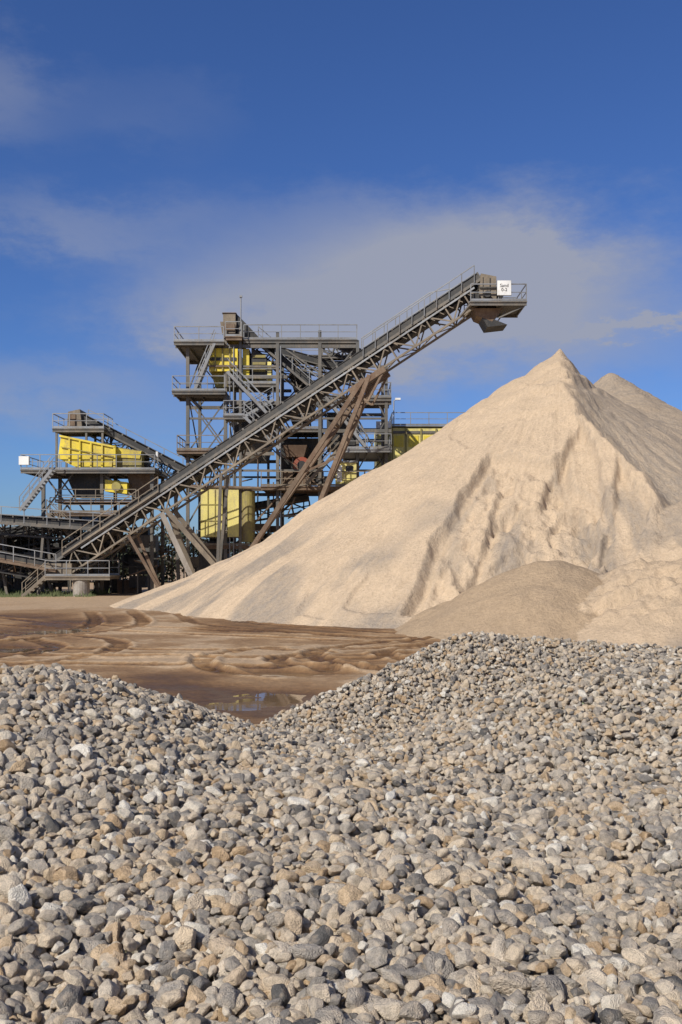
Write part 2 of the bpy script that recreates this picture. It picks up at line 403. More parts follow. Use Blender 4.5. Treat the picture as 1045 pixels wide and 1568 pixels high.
def gravel_h(x,y):
    sh=x.shape;x=x.ravel();y=y.ravel()
    yc=np.interp(x,YCX,YCY)
    y2=np.minimum(y,yc); xx=np.clip(x,-8,9);yy=np.clip(y2,-4,12)
    z=wt[nC]+wt[nC+1]*xx+wt[nC+2]*yy
    for i in range(nC): z=z+wt[i]*U((xx-C[i,0])**2+(yy-C[i,1])**2)
    z=z+.055*fbm(x/.8,y/.8,3,201)+.02*fbm(x/.25,y/.25,2,203)
    z=z+.30*np.exp(-((x-.74)/.22)**2-((y-1.72)/.25)**2)
    s=np.maximum(y-yc,0); z=z-.7*(np.sqrt(s*s+.04)-.2)
    z=z-.6*np.maximum(np.abs(x)-10,0)-.5*np.maximum(-y-5,0)
    return z.reshape(sh)
X,Y=np.meshgrid(np.arange(-15,15.01,.08),np.arange(-10,15,.08))
Z=gravel_h(X,Y)-.035
m,nt,b=newmat('gravel_bed'); p=pos(nt)
v=N(nt,'ShaderNodeTexVoronoi'); v.inputs['Scale'].default_value=26; nt.links.new(p,v.inputs['Vector'])
c=mixc(nt,v.outputs['Distance'],mixc(nt,.7,v.outputs['Color'],(.42,.35,.27)),(.10,.085,.07)); c=mixc(nt,.5,c,(.32,.265,.205))
nt.links.new(c,b.inputs['Base Color']); b.inputs['Roughness'].default_value=.9
bump(nt,b,mathn(nt,'SUBTRACT',1.0,v.outputs['Distance']),1.,.03)
gp=grid_mesh('gravel_pile',X,Y,np.maximum(Z,-.3),m)
m,nt,b=newmat('gravel_stone'); cv=N(nt,'ShaderNodeObjectInfo').outputs['Random']
tc=N(nt,'ShaderNodeTexCoord').outputs['Object']
off=N(nt,'ShaderNodeVectorMath',operation='ADD'); cmb=N(nt,'ShaderNodeCombineXYZ')
s50=mathn(nt,'MULTIPLY',cv,53.)
for i in range(3): nt.links.new(s50,cmb.inputs[i])
nt.links.new(tc,off.inputs[0]); nt.links.new(cmb.outputs[0],off.inputs[1]); ov=off.outputs[0]
base=ramp(nt,cv,[(0,(.13,.125,.12)),(.07,(.28,.26,.24)),(.18,(.49,.43,.36)),(.26,(.34,.315,.285)),(.36,(.60,.49,.365)),(.5,(.68,.57,.435)),(.6,(.49,.44,.375)),(.7,(.70,.60,.475)),(.78,(.50,.35,.21)),(.86,(.66,.52,.36)),(.94,(.74,.675,.57)),(1,(.84,.79,.70))])
n1=noise(nt,1.3,3,.6,ov); n2=noise(nt,7,2,.7,ov)
c=mixc(nt,1.,base,ramp(nt,n1,[(.3,.70),(.7,1.12)]),'MULTIPLY')
c=mixc(nt,1.,c,ramp(nt,n2,[(.35,.78),(.5,1.),(.68,1.12)]),'MULTIPLY')
c=mixc(nt,ramp(nt,n1,[(.5,0.),(.75,.45)]),c,(.60,.47,.33))
nt.links.new(c,b.inputs['Base Color']); b.inputs['Roughness'].default_value=.9; b.inputs['Specular IOR Level'].default_value=.12
bump(nt,b,n2,.55,.14)
stone_col=bpy.data.collections.new('gravel_stones')
for k in range(22):
    bm=bmesh.new(); bmesh.ops.create_icosphere(bm,subdivisions=4 ,radius=1)
    nP=int(rng.integers(9,14)); nn=rng.normal(size=(nP,3)); nn/=np.linalg.norm(nn,axis=1)[:,None]
    for _ in range(6):
        dlt=nn[:,None]-nn[None]; dd=(dlt**2).sum(-1)+1e-3+np.eye(nP)*9; nn+=.05*(dlt/dd[...,None]).sum(1); nn/=np.linalg.norm(nn,axis=1)[:,None]
    dist=rng.uniform(.62,1.0,nP)
    sc=np.array([rng.uniform(1.1,1.55),rng.uniform(.85,1.1),rng.uniform(.6,.9)])
    off=rng.uniform(0,50,3); kk=rng.uniform(12,32)
    d=np.array([tuple(v.co) for v in bm.verts]); q=d@nn.T; rr=np.minimum(np.where(q>.05,dist/np.maximum(q,.05),1e3),6)
    r=-np.log(np.exp(-kk*rr).sum(1)+np.exp(-kk*1.12))/kk
    p=d*r[:,None]*sc
    r=r*(1+.07*fbm(p[:,0]*2+off[0],p[:,1]*2+p[:,2]*3+off[1],3,k))
    for v,pp in zip(bm.verts,d*r[:,None]*sc): v.co=Vector(pp)
    for f in bm.faces: f.smooth=True
    me=bpy.data.meshes.new('stone'); bm.to_mesh(me); bm.free(); me.materials.append(m)
    stone_col.objects.link(bpy.data.objects.new('gravel_stone_%02d'%k,me))
sp=.0325
pts=[]
for layer in range(2):
    gx=np.arange(-6.5,6.5,sp); gy=np.arange(1.1,11,sp*.9); GX,GY=np.meshgrid(gx,gy)
    GX=GX+(np.arange(GX.shape[0])%2)[:,None]*sp/2+layer*sp*.5
    GX=GX+rng.uniform(-.47,.47,GX.shape)*sp; GY=GY+rng.uniform(-.47,.47,GX.shape)*sp
    yc=np.interp(GX,YCX,YCY)
    k=(np.abs(GX)<.36*GY+1.3)&(GY<yc+.5)
    if layer==1: k&=rng.random(GX.shape)<.5
    gx,gy=GX[k],GY[k]; e=.03
    z=gravel_h(gx,gy); nx=-(gravel_h(gx+e,gy)-z)/e; ny=-(gravel_h(gx,gy+e)-z)/e
    s=.0203*np.exp(rng.normal(0,.31,len(gx))); s=np.clip(s,.009,.040)
    s*=1-.12*sst(4,7,gy+gx*.5)
    z=z+(-.017 if layer==0 else .007)+rng.normal(0,.009,len(gx))
    til=.5; rz=rng.uniform(0,6.283,len(gx)); ax=-ny;ay=nx
    rot=np.stack([ax*np.cos(rz)+ay*np.sin(rz)+rng.normal(0,til,len(gx)),-ax*np.sin(rz)+ay*np.cos(rz)+rng.normal(0,til,len(gx)),rz],1)
    pts.append((np.stack([gx,gy,z],1),rot,s))
co=np.concatenate([q[0] for q in pts]);rot=np.concatenate([q[1] for q in pts]);s=np.concatenate([q[2] for q in pts])
big=rng.random(len(s))<.012; s[big]*=1.4
print('stones',len(s))
me=bpy.data.meshes.new('stones'); me.vertices.add(len(co)); me.vertices.foreach_set('co',co.astype(np.float32).ravel())
a=me.attributes.new('rot','FLOAT_VECTOR','POINT'); a.data.foreach_set('vector',rot.astype(np.float32).ravel())
a=me.attributes.new('scl','FLOAT','POINT'); a.data.foreach_set('value',s.astype(np.float32))
a=me.attributes.new('idx','INT','POINT'); a.data.foreach_set('value',rng.integers(0,22,len(s)).astype(np.int32))
so=bpy.data.objects.new('stones',me); COL.objects.link(so); so.parent=gp
ng=bpy.data.node_groups.new('scatter_stones','GeometryNodeTree')
ng.interface.new_socket('Geometry',in_out='INPUT',socket_type='NodeSocketGeometry'); ng.interface.new_socket('Geometry',in_out='OUTPUT',socket_type='NodeSocketGeometry')
gi=ng.nodes.new('NodeGroupInput');go=ng.nodes.new('NodeGroupOutput')
ci=ng.nodes.new('GeometryNodeCollectionInfo'); ci.inputs['Collection'].default_value=stone_col; ci.inputs['Separate Children'].default_value=True; ci.inputs['Reset Children'].default_value=True
ip=ng.nodes.new('GeometryNodeInstanceOnPoints'); ip.inputs['Pick Instance'].default_value=True
def na(nm,t):
    q=ng.nodes.new('GeometryNodeInputNamedAttribute'); q.data_type=t; q.inputs['Name'].default_value=nm; return q.outputs['Attribute']
L=ng.links.new
L(gi.outputs[0],ip.inputs['Points']);L(ci.outputs[0],ip.inputs['Instance']);L(na('idx','INT'),ip.inputs['Instance Index'])
L(na('rot','FLOAT_VECTOR'),ip.inputs['Rotation']);L(na('scl','FLOAT'),ip.inputs['Scale']);L(ip.outputs[0],go.inputs[0])
md=so.modifiers.new('scatter','NODES'); md.node_group=ng
# ================================================================= SAND CONVEYOR
c=B()
S=W(95,858,72);E=W(738,432,66)
a,sd,u=c.truss_conveyor(S,E,1.5,1.35,1.45,walk=(1,.9,.02,.985),m=ST,m2=TA,chord=.15,diag=.085)
def along(px):
    lo,hi=0,1
    for _ in range(30):
        t=(lo+hi)/2;p=S.lerp(E,t);x=p.x/p.y*F+522.5
        if x<px: lo=t
        else: hi=t
    return S.lerp(E,t)
for px in range(150,720,14):
    p=along(px)-sd*.75; c.beam(p-u*.1,p-u*.62+a*.35,.07,.05,TA)
p0=along(560)-sd*.9;p1=along(728)-sd*.9
for q0,q1 in ((p0,p1),):
    n=9
    for i in range(n+1):
        p=q0.lerp(q1,i/n); c.beam(p,p+Vector((0,0,1.15)),.055,None,GA)
    c.beam(q0+Vector((0,0,1.15)),q1+Vector((0,0,1.15)),.055,None,GA);c.beam(q0+Vector((0,0,.6)),q1+Vector((0,0,.6)),.045,None,GA)
gz=Vector((0,0,2.1)); g0=along(548)+sd*1.5; g1=along(655)+sd*1.5; g2=along(700)+sd*1.5
for i in range(7):
    p=g0.lerp(g1,i/6); c.beam(p,p+gz,.06,None,GA)
c.beam(g0+gz,g1+gz,.06,None,GA);c.beam(g0+gz*.6,g1+gz*.6,.05,None,GA); q=g1+gz; c.beam(q,Vector((g2.x,g2.y,q.z+.25)),.06,None,GA); c.beam(Vector((g2.x,g2.y,q.z+.25)),g2,.06,None,GA)
c.beam(along(130)-sd*.82-u*.25,along(725)-sd*.82-u*.25,.06,.12,GA)
hp=19.45
c.deck(8.35,12.05,64.4,67.9,hp,ST,'FBR',GA)
c.rail((10.2,64.45,hp),(8.4,64.45,hp),GA)
c.hexa([(9.0,65.0,hp+.02),(10.15,65.0,hp+.02),(10.15,67.3,hp+.02),(9.0,67.3,hp+.02),(9.15,65.0,hp+1.95),(10.15,65.0,hp+1.75),(10.15,67.3,hp+1.75),(9.15,67.3,hp+1.95)],TA)
c.box(9.25,9.3,64.97,65.0,hp+.1,hp+1.7,DK);c.box(9.7,9.76,64.96,65.0,hp+.1,hp+1.65,DK)
c.beam((9.05,64.95,hp+1.0),(10.15,64.95,hp+1.0),.06,.1,DK)
c.cyl((10.3,65.3,hp+.75),(10.3,67.1,hp+.75),.42,BE,20)
c.cyl((9.5,64.55,hp+.5),(9.5,64.95,hp+.5),.22,DK); c.box(8.6,9.0,64.8,65.5,hp+.05,hp+.6,DK)
c.hexa([(8.9,65.2,hp-.75),(9.9,65.2,hp-1.15),(9.9,67,hp-1.15),(8.9,67,hp-.75),(8.7,65.1,hp-.3),(10.6,65.1,hp-.3),(10.6,67.1,hp-.3),(8.7,67.1,hp-.3)],RU)
c.hexa([(9.6,65.2,hp-1.5),(10.9,65.2,hp-1.35),(10.9,67,hp-1.35),(9.6,67,hp-1.5),(9.2,65.2,hp-.8),(9.4,65.2,hp-.75),(9.4,67,hp-.75),(9.2,67,hp-.8)],DK)
c.beam((10.9,65.3,hp-.3),(10.2,65.3,hp-1.2),.08,None,ST); c.beam((11.9,64.6,hp-.3),(10.3,65,hp-.95),.08,None,ST)
c.beam((8.4,64.5,hp-.2),along(690)-sd*.75-u*1.35,.12,None,ST); c.beam((8.4,67.7,hp-.2),along(690)+sd*.75-u*1.35,.12,None,ST)
for sg,D in ((-1,-.9),(1,.9)):
    top=along(545)+sd*D-u*1.3
    c.beam(top,W(384,842,67.3 if sg<0 else 70.2),.36,.30,RU)
    c.beam(top+a*.5,W(478,800,67.3 if sg<0 else 70.2),.32,.28,RU)
    g=top-u*.2
    c.beam(g-a*1.2,g+a*1.6,.25,.4,RU); c.beam(g-a*1.2,g+Vector((.2,0,-1.3)),.14,None,RU); c.beam(g+a*1.6,g+Vector((.2,0,-1.3)),.14,None,RU)
for t in (.25,.5,.75):
    pA=(along(545)-sd*.9-u*1.3).lerp(W(384,842,67.3),t);pB=(along(545)+sd*.9-u*1.3).lerp(W(384,842,70.2),t)
    c.beam(pA,pB,.16,None,RU)
pA=(along(545)-sd*.9-u*1.3);c.beam(pA.lerp(W(384,842,67.3),.55),pA.lerp(W(478,800,67.3),.55),.14,None,RU)
for D in (-.8,.8):
    p=along(240)+sd*D-u*1.3; y=71+D
    c.beam(p,Vector((W(308,905,y).x,y,0)),.42,.36,CO if D<0 else TA)
    c.beam(p+a*.4,Vector((W(372,905,y).x,y,0)),.40,.34,TA)
    c.beam(along(190)+sd*D-u*1.3,Vector((W(252,905,y).x,y,0)),.22,None,RU)
    c.beam(along(330)+sd*D-u*1.3,Vector((W(332,905,y).x,y,0)),.2,None,ST)
z0=W(0,882,71).z
c.deck(W(70,0,70.6).x,W(170,0,70.6).x,70.3,73.5,z0,TA,'FBL',GA)
c.cyl((W(125,0,71).x,71,-.2),(W(125,0,71).x,71,z0-.3),.58,CO,20,.58)
c.cyl((W(125,0,71).x,71,-.2),(W(125,0,71).x,71,.12),.75,CO,20)
c.cyl(S+sd*.8-u*.1-a*.3,S-sd*.8-u*.1-a*.3,.45,BE,18)
c.box(S.x-1.1,S.x+1.0,70.9,72.8,z0+.02,z0+.9,TA)
c.stair(Vector((W(75,0,70.8).x-1.8,70.9,0.05)),Vector((W(72,0,70.8).x,70.9,z0)),.8,TA)
c.rail(along(105)-sd*.95,along(250)-sd*.95,TA,1.1,1.6)
con=c.done('sand_conveyor')
def text_on(body,loc,size,parent,mat,name):
    cu=bpy.data.curves.new(name,'FONT'); cu.body=body; cu.size=size; cu.align_x='CENTER'; cu.extrude=.003
    cu.space_line=.9; o=bpy.data.objects.new(name,cu); COL.objects.link(o); o.location=loc; o.rotation_euler=(math.pi/2,0,0); cu.materials.append(mat); o.parent=parent
sg=B(); sg.box(10.1,11.0,64.32,64.36,hp+.35,hp+1.3,WH); sg.box(10.08,11.02,64.365,64.385,hp+.33,hp+1.32,DK)
sgo=sg.done('sand_sign'); text_on('Sand\n0-2',(10.55,64.31,hp+.88),.30,sgo,M_dark,'lettering')
# ================================================================= SCREENING TOWER
t=B(); D0,D1=75.,82.
k=F/D0
def tx(px): return (px-522.5)/k
def tz(py): return CH+(HZ-py)/k
cols=[287,345,425,490,548,592]; tops=[520,505,508,505,520,560]
for px,ty in zip(cols,tops):
    for yy in (D0+.3,D1-.3):
        t.beam((tx(px),yy,0),(tx(px),yy,tz(ty)),.24,.24,ST)
t.beam((tx(368),D0+.2,0),(tx(368),D0+.2,tz(500)),.2,None,ST)
t.beam((tx(408),D0+2.2,0),(tx(408),D0+2.2,tz(560)),.2,None,DK)
lev=[(525,268,548),(600,265,345),(612,345,600),(690,272,420),(745,287,560),(655,490,600),(572,345,440)]
for py,x0,x1 in lev:
    for yy in (D0+.3,D1-.3): t.beam((tx(x0),yy,tz(py)-.2),(tx(x1),yy,tz(py)-.2),.14,.26,ST)
t.deck(tx(268),tx(345),D0-.6,D1,tz(525),ST,'FBL',GA)
t.deck(tx(345)+.02,tx(372),D0-.5,D0+3,tz(517),RU,'FB',GA)
t.deck(tx(372)+.02,tx(548),D0+.1,D0+1.1,tz(519),ST,'FR',GA)
t.deck(tx(425),tx(548),D1-1.1,D1,tz(519),ST,'BR',GA)
t.deck(tx(265),tx(347),D0-.6,D0+3,tz(600),ST,'FBL',GA)
t.deck(tx(272),tx(345),D0-.5,D0+3.5,tz(690),RU,'FL',TA)
t.deck(tx(348),tx(425),D0+.2,D0+2.2,tz(586),ST,'F',GA)
t.deck(tx(400),tx(560),D0-.5,D0+4,tz(745),RU,'FR',TA)
t.deck(tx(490),tx(600),D0,D0+4,tz(608),ST,'FR',GA)
t.deck(tx(525),tx(600),D0-.6,D1,tz(688),GA,'FR',GA)
t.deck(tx(430),tx(495),D0+.3,D0+4,tz(655),ST,'F',GA)
t.deck(tx(300),tx(400),D0+.1,D0+5,tz(835),RU,'F',TA)
def X_(x0,x1,y0,y1,yy,w=.1,m=ST,both=True):
    t.beam((tx(x0),yy,tz(y0)),(tx(x1),yy,tz(y1)),w,None,m)
    if both: t.beam((tx(x0),yy+.1,tz(y1)),(tx(x1),yy+.1,tz(y0)),w,None,m)
X_(288,345,612,690,D0+.3);X_(288,345,530,600,D1-.4);X_(288,345,700,800,D0+.4);X_(288,345,612,690,D1-.3)
X_(425,490,525,570,D0+.4,.11,ST,False);X_(490,548,525,600,D0+.4);X_(548,592,560,640,D0+.4);X_(548,592,640,720,D0+.4)
X_(425,490,600,690,D1-.3);X_(490,548,610,690,D1-.3);X_(425,490,525,600,D1-.4);X_(345,425,610,690,D1-.3);X_(490,592,690,800,D1-.2)
X_(425,490,690,745,D0+.4,.1,RU);X_(345,425,760,850,D0+.5,.12,RU)
for yy in (D0+.3,D1-.3):
    for x0,x1 in ((287,345),(345,425),(425,490),(490,548),(548,592)):
        for py in (560,640,720,790):
            if random.random()<.6: t.beam((tx(x0),yy,tz(py)),(tx(x1),yy,tz(py)),.12,.16,ST)
for px in cols:
    for py in (525,600,690,745):
        if px==592 and py==525: continue
        t.beam((tx(px),D0+.3,tz(py)-.2),(tx(px),D1-.3,tz(py)-.2),.14,.22,ST)
    t.beam((tx(px),D0+.3,tz(600)),(tx(px),D1-.3,tz(690)),.09,None,ST)
    if px!=592: t.beam((tx(px),D0+.3,tz(600)),(tx(px),D1-.3,tz(525)),.09,None,ST)
z=tz(517)
def hop(x0,x1,y0,y1,zb,zt,inb,m,top=0):
    t.hexa([(x0+inb,y0+inb,zb),(x1-inb,y0+inb,zb),(x1-inb,y1-inb,zb),(x0+inb,y1-inb,zb),(x0,y0,zt),(x1,y0,zt),(x1,y1,zt),(x0,y1,zt)],m)
hop(tx(337),tx(362),D0+.2,D0+2.5,z+.4,z+1.25,.12,TA); hop(tx(341),tx(360),D0+.4,D0+2.2,z+1.25,z+1.95,0,TA)
hop(tx(341),tx(360),D0+.4,D0+2.2,z+1.95,z+2.0,-.08,RU)
t.box(tx(340)+.05,tx(340)+.95,D0+.19,D0+.2,z+.6,z+1.1,RU)
t.hexa([(tx(362),D0+.6,z+.2),(tx(397),D0+.6,z+.1),(tx(397),D0+3,z+.1),(tx(362),D0+3,z+.2),(tx(362),D0+.6,z+1.9),(tx(374),D0+.6,z+1.3),(tx(374),D0+3,z+1.3),(tx(362),D0+3,z+1.9)],DK)
t.cyl((tx(369),D0+.1,z),(tx(369),D0+.1,tz(455)),.045,GA,8); t.box(tx(369)-.1,tx(369)+.1,D0,D0+.2,tz(455),tz(452),GA)
t.box(tx(320),tx(364),D0+.1,D0+4,tz(568),tz(533),YE); t.box(tx(322),tx(362),D0+.04,D0+.08,tz(552),tz(547),DK)
for px in (330,341,352): t.box(tx(px)-.05,tx(px)+.05,D0+.0,D0+.1,tz(568),tz(533),OL)
t.box(tx(320),tx(364),D0-.04,D0+.02,tz(562),tz(559),RU)
t.hexa([(tx(328),D0+.8,tz(590)),(tx(356),D0+.8,tz(590)),(tx(356),D0+3,tz(590)),(tx(328),D0+3,tz(590)),(tx(322),D0+.6,tz(569)),(tx(362),D0+.6,tz(569)),(tx(362),D0+3.8,tz(569)),(tx(322),D0+3.8,tz(569))],OL)
t.box(tx(371),tx(381),D0+.5,D0+3,tz(590),tz(532),YE)
t.hexa([(tx(384),D0+.7,tz(585)),(tx(410),D0+.7,tz(592)),(tx(410),D0+4,tz(592)),(tx(384),D0+4,tz(585)),(tx(384),D0+.7,tz(528)),(tx(407),D0+.7,tz(545)),(tx(407),D0+4,tz(545)),(tx(384),D0+4,tz(528))],DK)
t.box(tx(409),tx(415),D0+.5,D0+2,tz(588),tz(552),PY)
for i in range(4): t.box(tx(386),tx(406),D0+.62,D0+.66,tz(545+i*11),tz(541+i*11),OL)
t.box(tx(427),tx(487),D0+2.5,D1-1,tz(735),tz(665),DK); t.box(tx(500),tx(545),D0+2.2,D1-1,tz(680),tz(625),DK)
hop(tx(430),tx(485),D0+2,D1-1.5,tz(640),tz(600),.7,DK); hop(tx(440),tx(475),D0+1.8,D0+4,tz(590),tz(565),.4,DK)
hop(tx(352),tx(415),D0+2.6,D1-1,tz(700),tz(655),.6,ST)
t.box(tx(350),tx(420),D0+3,D1-1,tz(655),tz(610),DK)
t.truss_conveyor((tx(395),D0+1.8,tz(520)),(tx(500),D0+1.8,tz(610)),1.0,.7,1.2,walk=(-1,.7,0,1),m=ST,chord=.1,diag=.07)
t.truss_conveyor((tx(420),D0+5,tz(522)),(tx(560),D0+5,tz(560)),1.0,.8,1.2,m=ST,chord=.12,diag=.07)
t.truss_conveyor((tx(548),D0+1,tz(540)),(tx(505),D0+3,tz(516)),1.0,.6,1.2,m=ST,chord=.1,diag=.07)
t.truss_conveyor((tx(300),D0+5,tz(790)),(tx(470),D0+5,tz(760)),1.2,.9,1.4,m=RU,chord=.12,diag=.08)
t.stair((tx(418),D0-.4,tz(643)),(tx(350),D0-.4,tz(572)),.9,GA); t.stair((tx(352),D0+.6,tz(650)),(tx(418),D0+.6,tz(612)),.9,GA)
t.stair((tx(430),D0-.9,tz(690)),(tx(375),D0-.9,tz(640)),.9,GA); t.deck(tx(345),tx(378),D0-1.4,D0+.2,tz(640),ST,'FL',GA)
t.stair((tx(300),D0-.1,tz(598)),(tx(330),D0-.1,tz(527)),.8,GA); t.stair((tx(560),D0-.5,tz(686)),(tx(500),D0-.5,tz(612)),.8,GA)
t.stair((tx(470),D0-1.1,tz(743)),(tx(520),D0-1.1,tz(690)),.8,TA)
t.box(tx(308),tx(341),D0-.1,D0+4.5,tz(822),tz(748),PY)
for py in (772,797): t.box(tx(307),tx(342),D0-.14,D0-.1,tz(py+1.5),tz(py),OL)
for px in (319,330): t.box(tx(px)-.03,tx(px)+.03,D0-.15,D0-.1,tz(820),tz(750),OL)
t.box(tx(349),tx(366),D0-.1,D0+4,tz(822),tz(750),PY)
t.cyl((tx(379),D0+.5,tz(830)),(tx(379),D0+.5,tz(752)),.55,OL,20); t.cyl((tx(379),D0+.5,tz(752)),(tx(379),D0+.5,tz(744)),.55,TA,20,.2)
t.box(tx(303),tx(341),D0+.8,D0+4.5,0,tz(822)-.3,DK)
t.cyl((tx(462),D0+.4,tz(712)),(tx(462),D0+2.2,tz(712)),.65,RE,22); t.cyl((tx(462),D0+.25,tz(712)),(tx(462),D0+.4,tz(712)),.35,DK,18)
t.box(tx(427),tx(448),D0+.6,D0+2.2,tz(742),tz(718),RU); hop(tx(432),tx(470),D0+.6,D0+2.6,tz(698),tz(680),.25,RU)
t.box(tx(450),tx(476),D0+.5,D0+2,tz(745),tz(730),RU); t.cyl((tx(492),D0+.3,tz(735)),(tx(492),D0+1.4,tz(735)),.4,BE,16)
t.box(tx(514),tx(546),D0-.3,D0+1.6,tz(742),tz(709),PY);t.box(tx(516),tx(524),D0-.33,D0-.3,tz(738),tz(713),WH);t.box(tx(530),tx(541),D0-.33,D0-.3,tz(722),tz(714),GL)
t.box(tx(512),tx(548),D0-.4,D0+1.7,tz(709)+.01,tz(706),GA)
for i in range(26):
    x=random.uniform(215,560);y=random.uniform(790,880);s=random.uniform(.3,1.1);yy=random.uniform(D0+1,D1)
    t.box(tx(x)-s,tx(x)+s*.8,yy,yy+s*1.4,max(0,tz(y)-s*.8),tz(y),random.choice([DK,RU,ST,TA,DK]))
for i in range(60):
    x=random.uniform(205,575);y=random.uniform(640,870) if x>300 else random.uniform(800,870);yy=random.uniform(D0+.5,D1)
    if random.random()<.5: t.beam((tx(x),yy,tz(y)),(tx(x),yy,max(0,tz(y)-random.uniform(1.5,4))),.1,None,random.choice([ST,RU,DK]))
    else: t.beam((tx(x),yy,tz(y)),(tx(x)+random.uniform(-1.5,1.5),yy,tz(y)+random.uniform(-1.5,1.5)),.1,None,random.choice([ST,RU,DK]))
for px in (352,358,430): t.cyl((tx(px),D0+.05,0),(tx(px),D0+.05,tz(530)),.05,GA,6)
t.cyl((tx(290),D0-.1,tz(745)),(tx(560),D0-.1,tz(752)),.12,RU,8)
t.done('screening_tower')
# ================================================================= HOPPER TOWER (left)
t=B(); D0,D1=74.,79.; k=F/D0
for px in (65,155,232):
    for yy in (D0+.3,D1-.3): t.beam((tx(px),yy,0),(tx(px),yy,tz(720)),.24,None,ST)
t.deck(tx(35),tx(240),D0-.6,D1,tz(720),ST,'FBLR',GA)
t.deck(tx(78),tx(205),D0-.4,D1,tz(785),RU,'F',TA); t.deck(tx(85),tx(210),D0-.2,D0+3,tz(768),RU,'FR',TA,beams=False,rh=.9)
t.deck(tx(78),tx(158),D0+.3,D0+3.4,tz(655),ST,'FBLR',GA)
for px in (84,130,155): 
    for yy in (D0+.5,D0+3.2): t.beam((tx(px),yy,tz(720)),(tx(px),yy,tz(655)),.15,None,ST)
t.hexa([(tx(98),D0+.8,tz(655)),(tx(122),D0+.8,tz(655)),(tx(122),D0+2.8,tz(655)),(tx(98),D0+2.8,tz(655)),(tx(100),D0+.8,tz(628)),(tx(118),D0+.8,tz(624)),(tx(118),D0+2.8,tz(624)),(tx(100),D0+2.8,tz(628))],TA)
t.box(tx(102),tx(112),D0+.74,D0+.8,tz(650),tz(632),RU)
def quadprism(pts,y0,y1,m):
    n=len(pts);v=[(tx(a),y0,tz(b)) for a,b in pts]+[(tx(a),y1,tz(b)) for a,b in pts]
    fs=[tuple(range(n)),tuple(range(2*n-1,n-1,-1))]+[((i+1)%n,i,n+i,n+(i+1)%n) for i in range(n)]
    t._add(v,fs,m)
quadprism([(90,702),(122,718),(172,719),(176,684),(95,667)],D0-.2,D0+3.2,YE)
quadprism([(177,718),(216,719),(217,690),(177,684)],D0+.2,D0+3.2,OL)
quadprism([(179,700),(214,702),(216,691),(178,686)],D0+.12,D0+.19,YE)
for px,yt,yb in ((108,670,709),(124,673,717),(141,677,718),(158,681,718)): t.box(tx(px)-.06,tx(px)+.06,D0-.32,D0-.2,tz(yb),tz(yt),YE)
t.box(tx(176)-.05,tx(176)+.12,D0-.3,D0+3.3,tz(718),tz(683),YE)
t.beam((tx(93),D0-.28,tz(668)),(tx(177),D0-.28,tz(685)),.1,.14,YE); t.beam((tx(95),D0-.3,tz(685)),(tx(176),D0-.3,tz(700)),.05,.06,OL)
quadprism([(160,752),(194,756),(194,738),(160,734)],D0+.2,D0+2,YE); t.cyl((tx(178),D0+.0,tz(745)),(tx(178),D0+.2,tz(745)),.35,OL,16)
quadprism([(110,760),(140,760),(155,724),(95,724)],D0+1,D0+3,DK);quadprism([(200,770),(225,770),(232,724),(190,724)],D0+1,D0+3,RU)
for (x0,y0,x1,y1) in ((65,725,110,785),(110,725,65,785),(155,790,232,870),(232,790,155,870),(65,795,155,880),(155,725,232,780)):
    t.beam((tx(x0),D0+.35,tz(y0)),(tx(x1),D0+.35,tz(y1)),.11,None,ST); t.beam((tx(x0),D1-.35,tz(y0)),(tx(x1),D1-.35,tz(y1)),.11,None,ST)
t.stair((tx(40),D0-1.1,tz(783)),(tx(88),D0-1.1,tz(722)),.8,GA); t.stair((tx(140),D0-1.0,tz(845)),(tx(80),D0-1.0,tz(787)),.8,TA)
t.box(tx(34),tx(49),D0-.75,D0-.45,tz(713),tz(700),WH); t.box(tx(240),tx(243),D0-.3,D0+.3,tz(700),tz(692),WH)
t.box(tx(100),tx(122),D0-.1,D0+1.2,tz(815),tz(790),GA); t.box(tx(126),tx(150),D0,D0+1.6,tz(812),tz(790),BL)
for i in range(60):
    x=random.uniform(-30,235);y=random.uniform(805,890);s=random.uniform(.25,1.0);yy=random.uniform(D0+.5,D1)
    t.box(tx(x)-s,tx(x)+s*.8,yy,yy+s*1.4,max(0,tz(y)-s*1.3),tz(y),random.choice([DK,RU,ST,DK,DK]))
for i in range(110):
    x=random.uniform(-30,240);y=random.uniform(795,885);yy=random.uniform(D0,D1)
    if random.random()<.45: t.beam((tx(x),yy,tz(y)),(tx(x),yy,0),.1,None,random.choice([ST,DK]))
    else: t.beam((tx(x),yy,tz(y)),(tx(x)+random.uniform(-3,3),yy,max(.2,tz(y)+random.uniform(-1.5,.8))),.1,None,random.choice([ST,RU,DK,TA]))
t.done('hopper_tower')
t=B(); t.truss_conveyor((tx(118),D0+1.8,tz(640)),(tx(300),D0+1.8,tz(733)),1.3,.75,1.2,walk=(1,.8,0,1),m=ST,chord=.14,diag=.08,m2=DK)
for px in (262,): t.beam((tx(px),D0+1.8,tz(718)),(tx(px)+.3,D0+1.8,0),.25,None,ST)
t.done('link_conveyor')
for i,(x0,y0,x1,y1,D,mm) in enumerate([(-160,788,185,812,73,ST),(-160,850,118,806,76,ST),(-160,826,95,872,72,RU),(-150,880,80,840,78,ST),(-140,838,60,812,80,DK)]):
    t=B(); k=F/D; t.truss_conveyor((tx(x0),D,tz(y0)),(tx(x1),D,tz(y1)),1.2,.9,1.4,walk=(-1,.8,0,1),m=mm,m2=DK,chord=.15,diag=.09)
    for px in range(int(x0)+20,int(x1),70):
        yy=y0+(y1-y0)*(px-x0)/(x1-x0)
        for dd in (-.6,.6): t.beam((tx(px),D+dd,tz(yy)-.9),(tx(px)+dd*.6,D+dd,0),.18,None,ST)
    t.done('ground_conveyor')
